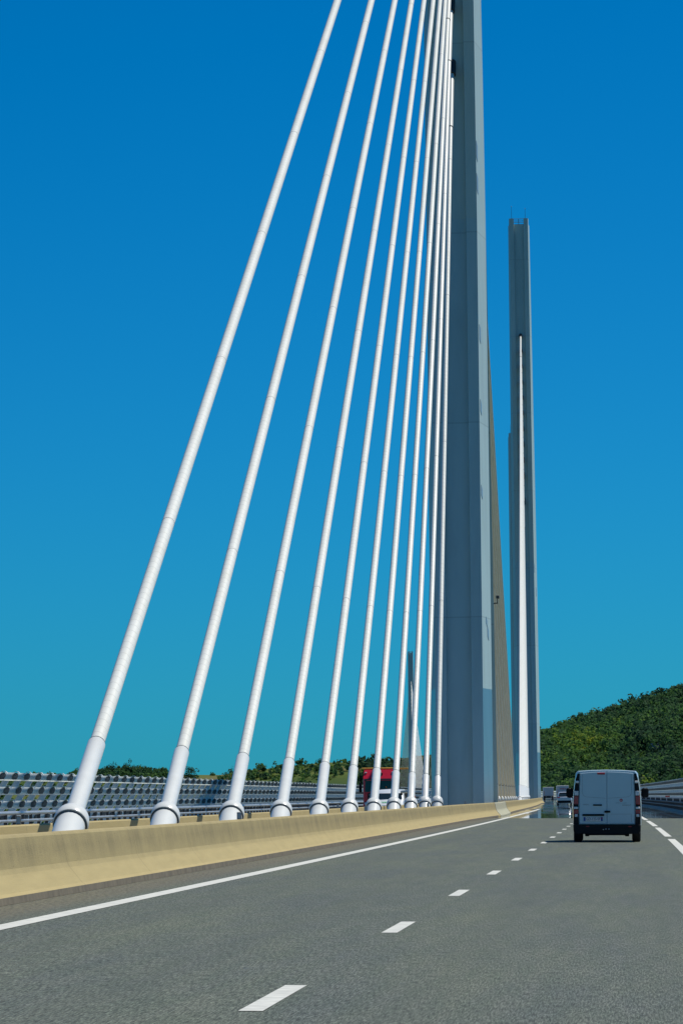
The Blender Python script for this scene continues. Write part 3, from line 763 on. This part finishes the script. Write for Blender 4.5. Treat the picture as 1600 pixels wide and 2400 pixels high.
# guard rails in front of the screens
def guard(sgn, lat, s0, s_ind, s1, label, steel):
    zb = gz(lat)
    g_ = thing('guard_rail', P(lat, s0, zb), 0, label, 'guard rail', 'steel guard rails along the deck edges')
    inv = P(lat, s0, zb)
    for nm, zc, r_, off in (('top_rail', 0.98, 0.075, 0.0), ('middle_rail', 0.70, 0.055, 0.06), ('lower_rail', 0.42, 0.055, 0.06)):
        ss = np.arange(s0, s1, 12.0)
        secs = [[P(lat, s, zb)-inv+Vector((sgn*off+r_*math.cos(2*PI*k/8), 0, zc+r_*math.sin(2*PI*k/8))) for k in range(8)] for s in ss]
        MB().loft(secs).build(nm, steel, g_, 50)
    kb = [[P(lat, s, zb)-inv+Vector((x, 0, z)) for x, z in ((-.25, 0), (.25, 0), (.2, .16), (-.2, .16))] for s in np.arange(s0, s1, 12.0)]
    MB().loft(kb).build('kerb', steel, g_)
    pb = MB().bbox((0, 0, 0.52), (0.12, 0.10, 0.92), 0.01).box((-sgn*0.09, 0, 0.30), (0.12, 0.03, 0.45)); pm = pb.mesh('post')
    far = MB(); s = s0
    while s < min(s1, 900):
        loc = P(lat, s, zb)-inv
        if s < s_ind: o = link('post', pm, M['dark'], g_); o.location = loc
        else: far.add([Vector(v_)+loc for v_ in pb.v], pb.f)
        s += 2.0
    o = far.build('far_posts', M['dark'], g_); o['kind'] = 'stuff'
    return g_, inv
guard(1, -22.6, 105, 215, 1900, 'round-railed steel guard rail with dark posts below the slatted screen', M['galv'])
g_, inv = guard(-1, 4.75, 85, 85, 1900, 'steel guard rail, darkened for shade, along the shoulder to the right of the van', M['rib'])  # rails and kerb in rib grey: their shade is put into the colour
rm_ = MB().bbox((0, 0, 0), (0.10, 0.04, 0.22), .01).mesh('reflector')
for k in range(14):
    s = 205+24.0*k
    o = link('reflector', rm_, M['plate'], g_); o.location = P(4.66, s, gz(4.7)+0.88)-inv
for s, nm in ((337, 'nearer the van'), (455, 'half hidden by the mirror of the van')):
    t = thing('red_marker_board', P(5.0, s, gz(5)+1.0), s/RAD, 'small red marker board above the guard rail, ' + nm, 'marker board', 'red marker boards')
    MB().bbox((0, 0, 0.10), (0.40, 0.03, 0.15), .01).build('panel', M['lens_red'], t)
    MB().box((0, 0.03, -0.45), (0.06, 0.03, 1.0)).build('bracket', M['galv'], t)

# post with a shiny head in the median, call box on the far side
t = thing('median_post', P(-9.55, 166, CF*9-0.6*CF), 0, 'dark post with a shiny wide head standing among the cable feet', 'post')
MB().bbox((0, 0, 0.74), (0.12, 0.12, 1.46), .01).build('shaft', M['rib'], t)
MB().bbox((-0.05, 0, 1.42), (0.42, 0.22, 0.12), .03).build('head', M['galv'], t)
MB().bbox((-0.22, -0.02, 1.32), (0.1, 0.14, 0.1), .02).build('lamp_pod', M['black'], t)
t = thing('emergency_call_box', P(-20.6, 410, gz(-20.6)), 0, 'orange emergency call box on the far shoulder between the eighth and ninth cables', 'call box')
MB().bbox((0, 0, 1.12), (0.42, 0.30, 0.75), .05).build('cabinet', M['orange'], t)
MB().bbox((0, 0, 0.38), (0.16, 0.14, 0.74), .02).build('stand', M['dark'], t)
MB().box((0, -.156, 1.2), (0.22, 0.01, 0.3)).build('panel', M['plate'], t)

# ------------------------------------------------------------------ vehicles
def wheel(t, x, y, r, wd_):
    wb = MB().lathe((x-wd_/2, y, r), (1, 0, 0), [(0, r*.62), (0.0, r*.9), (.03, r), (wd_-.03, r), (wd_, r*.9), (wd_, r*.62)], 28, False).build('tyre', M['tyre'], None, 40)
    h = MB().lathe((x-wd_/2+.02, y, r), (1, 0, 0), [(0, r*.60), (0.02, r*.63), (wd_-.06, r*.63), (wd_-.04, r*.60)], 20)
    w_ = h.build('wheel', M['rim'], t, 40); wb.parent = w_
    wb.name = 'tyre'
    return w_
def body_secs(half, ztop, y0, y1, zmax, zmin, widths, n_=24, extra=()):
    """half: (x,z) right half outline bottom->top centre; ztop(y), widths(y) shape it along the length"""
    ys = sorted(set(list(np.linspace(y0, y1, n_)) + list(extra)))
    out = []
    for y in ys:
        zt = float(np.interp(y, *zip(*ztop))); wf = float(np.interp(y, *zip(*widths)))
        pts = [(x*wf, y, zmin + (z-zmin)*(zt-zmin)/(zmax-zmin)) for x, z in half]
        out.append(pts + [(-x, y_, z) for x, y_, z in reversed(pts) if x > 1e-6])
    return out

# --- the white van ahead
VS = 103.6
vt = thing('delivery_van', P(-0.68, VS, gz(-0.68)), VS/RAD, 'white panel van seen from behind with two rear doors and black bumper', 'van')
vt.rotation_euler = (0, math.atan(CF), VS/RAD)
half = [(0.0, 0.30), (0.80, 0.30), (0.885, 0.36), (0.908, 0.55), (0.912, 0.92), (0.900, 1.22), (0.872, 1.50), (0.842, 1.72), (0.822, 1.875), (0.768, 1.938), (0.40, 1.962), (0, 1.972)]
vz = [(0, 1.955), (0.06, 1.972), (3.2, 1.965), (3.6, 1.91), (4.35, 1.28), (4.85, 1.02), (5.0, 0.80)]
vw = [(0, 0.985), (0.05, 1.0), (0.6, 1.035), (3.9, 1.05), (4.6, 1.0), (4.9, 0.88), (5.0, 0.78)]
sec = body_secs(half, vz, 0.0, 5.0, 1.972, 0.30, vw, 22, (0.02, 0.05, 3.2, 3.6))
MB().loft(sec).build('body', M['white'], vt, 35)
MB().loft(body_secs([(0, .20), (.70, .22), (.84, .30), (.84, .42), (0, .42)], [(0, .42), (5, .42)], 0.3, 4.6, .42, .2, [(0, .9), (1, 1), (4, 1), (5, .9)], 6)).build('underbody', M['black'], vt)
# rear bumper
MB().loft([[(x, y, z) for x, z in ((-.915+i, .30), (-.88+i, .235), (.88-i, .235), (.915-i, .30), (.92-i, .46), (.90-i, .485), (-.90+i, .485), (-.92+i, .46))] for y, i in ((-.085, .05), (-.06, .012), (.25, .0))]).build('rear_bumper', M['black'], vt)
MB().bbox((0, -.045, .225), (1.05, .10, .07), .03).build('tow_valance', M['black'], vt)
for x_ in (-.52, .62):
    MB().bbox((x_, -.095, .43), (0.085, 0.02, 0.026), .006).build('bumper_reflector', M['lens_red'], vt)
for x_ in (-.10, -.03, .05): MB().lathe((x_, -.086, .36-(.012 if x_ < -.05 else 0)), (0, -1, 0), [(0, .014), (.012, .012), (.014, 0.002)], 10).build('socket_bolt', M['lens_white'], vt)
for sx in (-1, 1):
    MB().bbox((sx*.54, .15, .22), (.12, .25, .12), .02).build('spring_hanger', M['black'], vt)
# doors: two panels, left one wider as the join sits right of centre
dj = 0.0
def door(x0, x1, nm='rear_door'):
    def top(x): return 1.915 - 0.045*(x/0.78)**2
    q = lambda y, i: [(x0+i, y, .495+i), (x1-i, y, .495+i), (x1-i, y, 1.2), (x1-i - (0.02 if x1 > .3 else 0), y, top(x1)-i), ((x0+x1)/2, y, top((x0+x1)/2)-i), (x0+i + (0.02 if x0 < -.3 else 0), y, top(x0)-i), (x0+i, y, 1.2)]
    return MB().loft([q(0.02, 0), q(-0.022, 0), q(-0.032, .010)]).build(nm, M['white'], vt, 30)
dl = door(-.742, -.006); dr = door(.006, .742)
# pressed window-shaped panels (raised thin frames)
def frame_strip(pts, wd_, parent, y):
    mb = MB()
    for a, b3 in zip(pts, pts[1:]):
        a, b3 = Vector(a), Vector(b3); d_ = (b3-a).normalized(); n_ = Vector((-d_.y, d_.x))*wd_/2
        q = [a-n_, b3-n_, b3+n_, a+n_]
        mb.loft([[(p.x, y, p.y) for p in q], [(p.x, y-.006, p.y) for p in q]])
    return mb.build('pressed_groove', M['text_grey'], parent)
frame_strip([(-.665, 1.83), (-.67, 1.36), (-.64, 1.27), (-.56, 1.23), (-.03, 1.195)], .006, dl, -.030)
frame_strip([(.665, 1.83), (.67, 1.36), (.64, 1.27), (.56, 1.23), (.03, 1.195)], .006, dr, -.030)
frame_strip([(.10, .765), (.66, .765), (.665, .54)], .006, dr, -.030)
MB().bbox((-.255, -.045, 1.01), (.245, .03, .038), .01).build('door_handle', M['black'], dl)
MB().bbox((-.37, -.05, .74), (.60, .035, .052), .018).build('plate_lamp_bar', M['black'], dl)
MB().bbox((.01, -.05, .83), (.16, .035, .055), .01).build('lock_cover', M['black'], dr)
np_ = MB().bbox((-.375, -.042, .628), (.515, .018, .108), .008).build('number_plate', M['plate'], dl)
for x_ in (-.375-.232, -.375+.232): MB().box((x_, -.0525, .628), (.05, .004, .104)).build('plate_band', M['blue'], np_)
tm = text_mesh('GD-123-SF', 0.105); o = link('lettering', tm, M['text_dark'], np_); o.rotation_euler = (PI/2, 0, 0); o.location = (-.375, -.053, .628); o.scale = (.80, 1.0, 1)
MB().box((-.375+.232, -.0555, .653), (.03, .003, .03)).build('region_mark', M['red_mark'], np_)
for body_, x_, z_, s_, m_, par in (('TRAFIC', -.57, 1.02, .055, 'text_grey', dl), ('RENAULT', .535, 1.005, .055, 'text_grey', dr), ('www.u.....a.com', .385, 1.07, .047, 'text_grey', dr)):
    tm = text_mesh(body_, s_); o = link('lettering', tm, M[m_], par); o.rotation_euler = (PI/2, 0, 0); o.location = (x_, -.0335, z_)
em = MB().lathe((.385, -.031, 1.14), (0, -1, 0), [(0, .043), (.004, .043), (.004, .026), (0, .026)], 24, False).bbox((.378, -.034, 1.146), (.012, .006, .036), .001).bbox((.396, -.034, 1.146), (.012, .006, .036), .001)
em.build('round_emblem', M['red_mark'], dr)
MB().bbox((-.155, -.035, 1.865), (.215, .05, .052), .012).build('high_brake_light', M['lens_red'], vt)
for sx in (-1, 1):
    # tail lamp column
    def col_(z, w_, x, y=-0.034): return [(sx*(x-w_), y, z), (sx*x, y+.022, z), (sx*(x+.004), .10, z), (sx*(x-w_), .10, z)]
    cl = MB().loft([col_(.48, .145, .905), col_(.95, .14, .912), col_(1.22, .135, .899), col_(1.50, .118, .871), col_(1.74, .092, .838), col_(1.86, .055, .795)]).build('tail_lamp_housing', M['black'], vt)
    for nm, z0, z1, mt in (('hinge', 1.605, 1.668, 'white_paint'), ('reversing_lens', 1.27, 1.395, 'lens_white'), ('brake_lens', 1.03, 1.255, 'lens_red'), ('hinge', .90, .962, 'white_paint'), ('tail_lens', .775, .885, 'lens_red'), ('fog_lens', .69, .765, 'lens_white')):
        zc = (z0+z1)/2; xe = float(np.interp(zc, [.66, .95, 1.22, 1.5, 1.74], [.905, .912, .899, .871, .838])); wd_ = float(np.interp(zc, [.66, 1.22, 1.5, 1.74], [.145, .135, .118, .092]))
        if mt == 'white_paint': MB().bbox((sx*(xe-wd_*.5), -.044, zc), (wd_*.86, .05, z1-z0), .012).build(nm, M[mt], cl)
        else:
            f_ = .55 if 'fog' in nm else .84
            MB().bbox((sx*(xe-wd_*.50), -.032, zc), (wd_*f_, .03, z1-z0), .008).build(nm, M[mt], cl)
    ma = MB().bbox((sx*1.055, 3.45, 1.345), (.20, .10, .27), .04).build('mirror', M['black'], vt, 40)
    MB().tube((sx*.90, 3.48, 1.27), (sx*1.0, 3.46, 1.28), .03, 8).build('mirror_arm', M['black'], ma)
    MB().box((sx*1.055, 3.396, 1.345), (.16, .006, .22)).build('mirror_glass', M['black'], ma)
    for y_ in (0.98, 4.07): wheel(vt, sx*.80, y_, .335, .225)
    MB().add([(sx*.952, 2.55, 1.32), (sx*.952, 3.75, 1.30), (sx*.90, 3.35, 1.72), (sx*.90, 2.6, 1.74)], [(0, 1, 2, 3)]).build('side_window', M['glass'], vt)
MB().add([(-.74, 4.37, 1.30), (.74, 4.37, 1.30), (.66, 3.66, 1.90), (-.66, 3.66, 1.90)], [(0, 1, 2, 3)]).build('windscreen', M['glass'], vt)

# --- generic builders for the small vehicles
def car(s, lat, head, L, W, H, paint, label, cat, ztop, group=None, front_detail=False):
    t = thing(cat.replace(' ', '_') if cat != 'car' else 'hatchback_car', P(lat, s, gz(lat)), s/RAD + (PI if head < 0 else 0), label, cat, group)
    hw = W/2
    half = [(0, .22), (hw*.86, .22), (hw*.97, .36), (hw, .62), (hw*.97, .80), (hw*.93, .92), (hw*.86, 1.1), (hw*.80, H*.90), (hw*.68, H*.975), (0, H)]
    secs = []
    for y in np.linspace(0, L, 26):
        zt = float(np.interp(y, *zip(*ztop)))
        e_ = min(1.0, 0.90+min(y, L-y)*0.35)
        pts = [(x*e_, y, z if z <= .8 else .8+(z-.8)*(max(zt, .82)-.8)/(H-.8)) for x, z in half]
        if zt < .8: pts = [(x, y_, min(z, zt)) for x, y_, z in pts]
        secs.append(pts + [(-x, y_, z) for x, y_, z in reversed(pts) if x > 1e-6])
    MB().loft(secs).build('body', M[paint], t, 35)
    for sx in (-1, 1):
        for y_ in (L*.19, L*.81): wheel(t, sx*(hw-.13), y_, .33, .22)
    return t
# silver car well ahead in the left lane
ct = car(452, -4.35, 1, 4.3, 1.82, 1.62, 'silver', 'silver hatchback car ahead of the van in the left lane', 'car',
         [(0, .95), (.12, 1.05), (.75, 1.56), (1.4, 1.62), (2.4, 1.58), (3.2, 1.05), (4.15, .80), (4.3, .6)])
MB().add([(-.66, .10, 1.10), (.66, .10, 1.10), (.58, .60, 1.50), (-.58, .60, 1.50)], [(0, 1, 2, 3)]).build('rear_window', M['glass'], ct)
MB().bbox((0, .0, .42), (1.62, .16, .30), .05).build('rear_bumper', M['black'], ct)
for sx in (-1, 1): MB().bbox((sx*.68, .02, .92), (.34, .10, .12), .03).build('tail_lamp', M['lens_red'], ct)
MB().bbox((0, .0, .74), (.52, .05, .11), .01).build('number_plate', M['plate'], ct)
MB().bbox((0, .62, 1.60), (1.0, .22, .04), .015).build('roof_spoiler', M['silver'], ct)

def lorry(s, lat, H, label, stripe_txt):
    t = thing('box_lorry', P(lat, s, gz(lat)), s/RAD, label, 'lorry', 'lorries far ahead')
    W = 2.55
    MB().bbox((0, 6.0, (1.05+H)/2), (W, 12.0, H-1.05), .05).build('cargo_box', M['trailer'], t)
    for sx in (-1, 1):
        d_ = MB().bbox((sx*W/4, -.02, (1.12+H-.12)/2), (W/2-.10, .05, H-1.3), .01).build('rear_door', M['trailer'], t)
        MB().tube((sx*.28, -.07, 1.15), (sx*.28, -.07, H-.15), .02, 6).build('locking_bar', M['galv'], d_)
        MB().bbox((sx*1.0, -.06, .95), (.40, .08, .14), .02).build('tail_lamp', M['lens_red'], t)
        MB().bbox((sx*1.16, -.045, 1.9), (.09, .02, .9), .005).build('side_marking', M['orange'], t)
        for y_ in (1.5, 2.8, 4.1): wheel(t, sx*1.05, y_, .5, .36)
    MB().bbox((0, -.05, H+.02), (W, .12, .10), .03).build('roof_frame', M['plate'], t)
    MB().bbox((0, .0, .55), (2.3, .12, .14), .02).build('underrun_bar', M['dark'], t)
    MB().bbox((0, 6, .85), (1.0, 11.5, .35), .02).build('chassis', M['dark'], t)
    MB().bbox((0, 13.3, (.5+H*.9)/2), (2.45, 2.2, H*.9-.5), .12).build('cab', M['white'], t)
    if stripe_txt:                          # lettering too far off to read: a broken red line
        lb = MB()
        for j, wd_ in enumerate((.16, .20, .14, .22, .18, .20, .15)): lb.box((-.62+.21*j, -.052, H-.65), (wd_*.8, .01, .22))
        lb.build('lettering', M['red_mark'], t)['kind'] = 'stuff'
lorry(830, -0.95, 3.25, 'box lorry far ahead with white top frame and dull red lettering', True)
lorry(985, -0.95, 3.25, 'farther box lorry half hidden beside the second pylon', False)

# --- red truck coming the other way (cab front faces the camera)
TS = 283.0
t = thing('red_truck', P(-17.55, TS, gz(-17.5)), TS/RAD, 'oncoming red truck with black windscreen and yellow beam on its roof', 'truck')
W = 2.45; hw = W/2
def csec(y, i=0.0, zt=3.38): return [(x, y, z) for x, z in ((-hw+i, .55), (hw-i, .55), (hw-i, 2.7), (hw-i-.10, zt-.08), (hw-i-.22, zt), (-hw+i+.22, zt), (-hw+i+.10, zt-.08), (-hw+i, 2.7))]
MB().loft([[(-hw+.03, -.02, 2.70), (hw-.03, -.02, 2.70), (hw-.03, .9, 2.70), (-hw+.03, .9, 2.70)], [(-hw+.10, .42, 3.37), (hw-.10, .42, 3.37), (hw-.10, .9, 3.40), (-hw+.10, .9, 3.40)]]).build('roof_fairing', M['red'], t)
MB().loft([csec(0.02, .06, 2.76), csec(.10, .02, 2.78), csec(.45, 0, 3.3), csec(2.1), csec(2.2, .04)]).build('cab', M['red'], t, 30)
MB().loft([[(-1.08, -.03, 1.72), (1.08, -.03, 1.72), (1.02, -.02, 2.62), (-1.02, -.02, 2.62)], [(-1.08, .10, 1.72), (1.08, .10, 1.72), (1.02, .16, 2.62), (-1.02, .16, 2.62)]]).build('windscreen', M['glass'], t)
MB().bbox((0, -.10, 2.60), (2.15, .22, .14), .03).build('sun_visor', M['glass'], t)
MB().box((0, -.216, 2.58), (1.9, .01, .06)).build('visor_stripe', M['red'], t)
MB().bbox((0, .19, 3.00), (.50, .12, .30), .03).build('roof_panel', M['black'], t)
MB().bbox((0, -.03, 1.30), (1.75, .10, .62), .04).build('grille', M['black'], t)
for z_ in (1.15, 1.32, 1.49): MB().bbox((0, -.09, z_), (1.6, .03, .035), .005).build('grille_bar', M['galv'], t)
MB().bbox((0, -.06, .72), (2.40, .22, .42), .06).build('bumper', M['red'], t)
for sx in (-1, 1):
    MB().bbox((sx*.93, -.12, .82), (.38, .14, .24), .04).build('headlamp', M['lens_white'], t)
    ma = MB().bbox((sx*1.42, .10, 2.05), (.22, .16, .75), .05).build('mirror', M['black'], t)
    MB().tube((sx*1.20, .2, 2.4), (sx*1.42, .12, 2.4), .03, 8).build('mirror_arm', M['black'], ma)
    MB().bbox((sx*1.0, .26, 3.16), (.16, .12, .10), .03).build('roof_lamp', M['lens_white'], t)
    MB().add([(sx*(hw+.003), .45, 1.75), (sx*(hw+.003), 1.35, 1.75), (sx*(hw+.003), 1.35, 2.55), (sx*(hw+.003), .60, 2.55)], [(0, 1, 2, 3)]).build('side_window', M['glass'], t)
    for y_ in (.95, 4.8, 6.1): wheel(t, sx*1.02, y_, .5, .34)
MB().bbox((0, 5.4, .95), (2.4, 6.2, .3), .03).build('flatbed', M['dark'], t)
MB().bbox((-.02, 1.2, 3.46), (2.62, 1.3, .13), .03).bbox((.9, 1.9, 3.43), (2.4, .14, .12), .02).build('yellow_beam', M['yellow'], t)
MB().bbox((0, 5.2, 2.1), (1.1, 4.2, 2.0), .08).build('crane_load', M['red'], t)
MB().lathe((.52, -.2, 2.02), (0, 0, 1), [(0, .05), (.08, .05), (.12, .02)], 10).build('beacon', M['lens_orange'], t)

# --- white van coming the other way
OS = 212.0
t = thing('oncoming_van', P(-12.95, OS, gz(-12.95)), OS/RAD, 'oncoming white van with green lettering on its bonnet in front of the red truck', 'van')
half = [(0, .25), (.78, .25), (.86, .40), (.89, .70), (.885, 1.0), (.83, 1.40), (.77, 1.62), (.68, 1.70), (0, 1.74)]
sec = body_secs(half, [(0, .62), (.06, .80), (.55, 1.10), (1.10, 1.48), (1.90, 1.70), (4.2, 1.72), (4.4, 1.5)], 0, 4.4, 1.74, .25, [(0, .82), (.15, .93), (.5, 1.0), (4.2, 1.0), (4.4, .94)], 24, (.06, .55, 1.10, 1.90))
MB().loft(sec).build('body', M['white_paint'], t, 35)
MB().add([(-.72, .59, 1.145), (.72, .59, 1.145), (.64, 1.05, 1.463), (-.64, 1.05, 1.463)], [(0, 1, 2, 3)]).build('windscreen', M['glass'], t)
MB().bbox((0, -.02, .42), (1.50, .18, .24), .05).build('bumper', M['black'], t)
MB().bbox((0, -.02, .60), (.90, .10, .09), .03).build('grille', M['black'], t)
lb = MB()                                   # unreadable green lettering on the bonnet
for j, wd_ in enumerate((.10, .08, .11, .09, .10, .07, .11, .09)): lb.box((-.44+.115*j, 0, 0), (wd_*.85, .11, .004))
o = lb.build('lettering', M['green_mark'], t); o['kind'] = 'stuff'; o.rotation_euler = (math.radians(31.5), 0, 0); o.location = (0, .30, .966)
for sx in (-1, 1):
    MB().bbox((sx*.62, .06, .66), (.30, .20, .13), .05).build('headlamp', M['lens_white'], t)
    MB().bbox((sx*1.0, 1.15, 1.22), (.17, .10, .20), .03).build('mirror', M['black'], t)
    MB().add([(sx*.893, 1.15, 1.10), (sx*.893, 2.3, 1.10), (sx*.815, 2.25, 1.55), (sx*.815, 1.62, 1.55)], [(0, 1, 2, 3)]).build('side_window', M['glass'], t)
    for y_ in (.85, 3.6): wheel(t, sx*.76, y_, .32, .21)
# --- white car coming the other way, mostly behind the pylon
t = car(303, -13.6, -1, 4.2, 1.76, 1.45, 'white_paint', 'oncoming white car mostly hidden behind the first pylon', 'car',
        [(0, .85), (.1, 1.0), (.6, 1.36), (1.4, 1.45), (2.3, 1.40), (3.1, .98), (4.05, .75), (4.2, .55)])
MB().add([(-.66, 3.12, 1.0), (.66, 3.12, 1.0), (.56, 2.42, 1.36), (-.56, 2.42, 1.36)], [(0, 1, 2, 3)]).build('windscreen', M['glass'], t)
for sx in (-1, 1): MB().bbox((sx*.60, 4.10, .66), (.32, .2, .13), .03).build('headlamp', M['lens_white'], t)
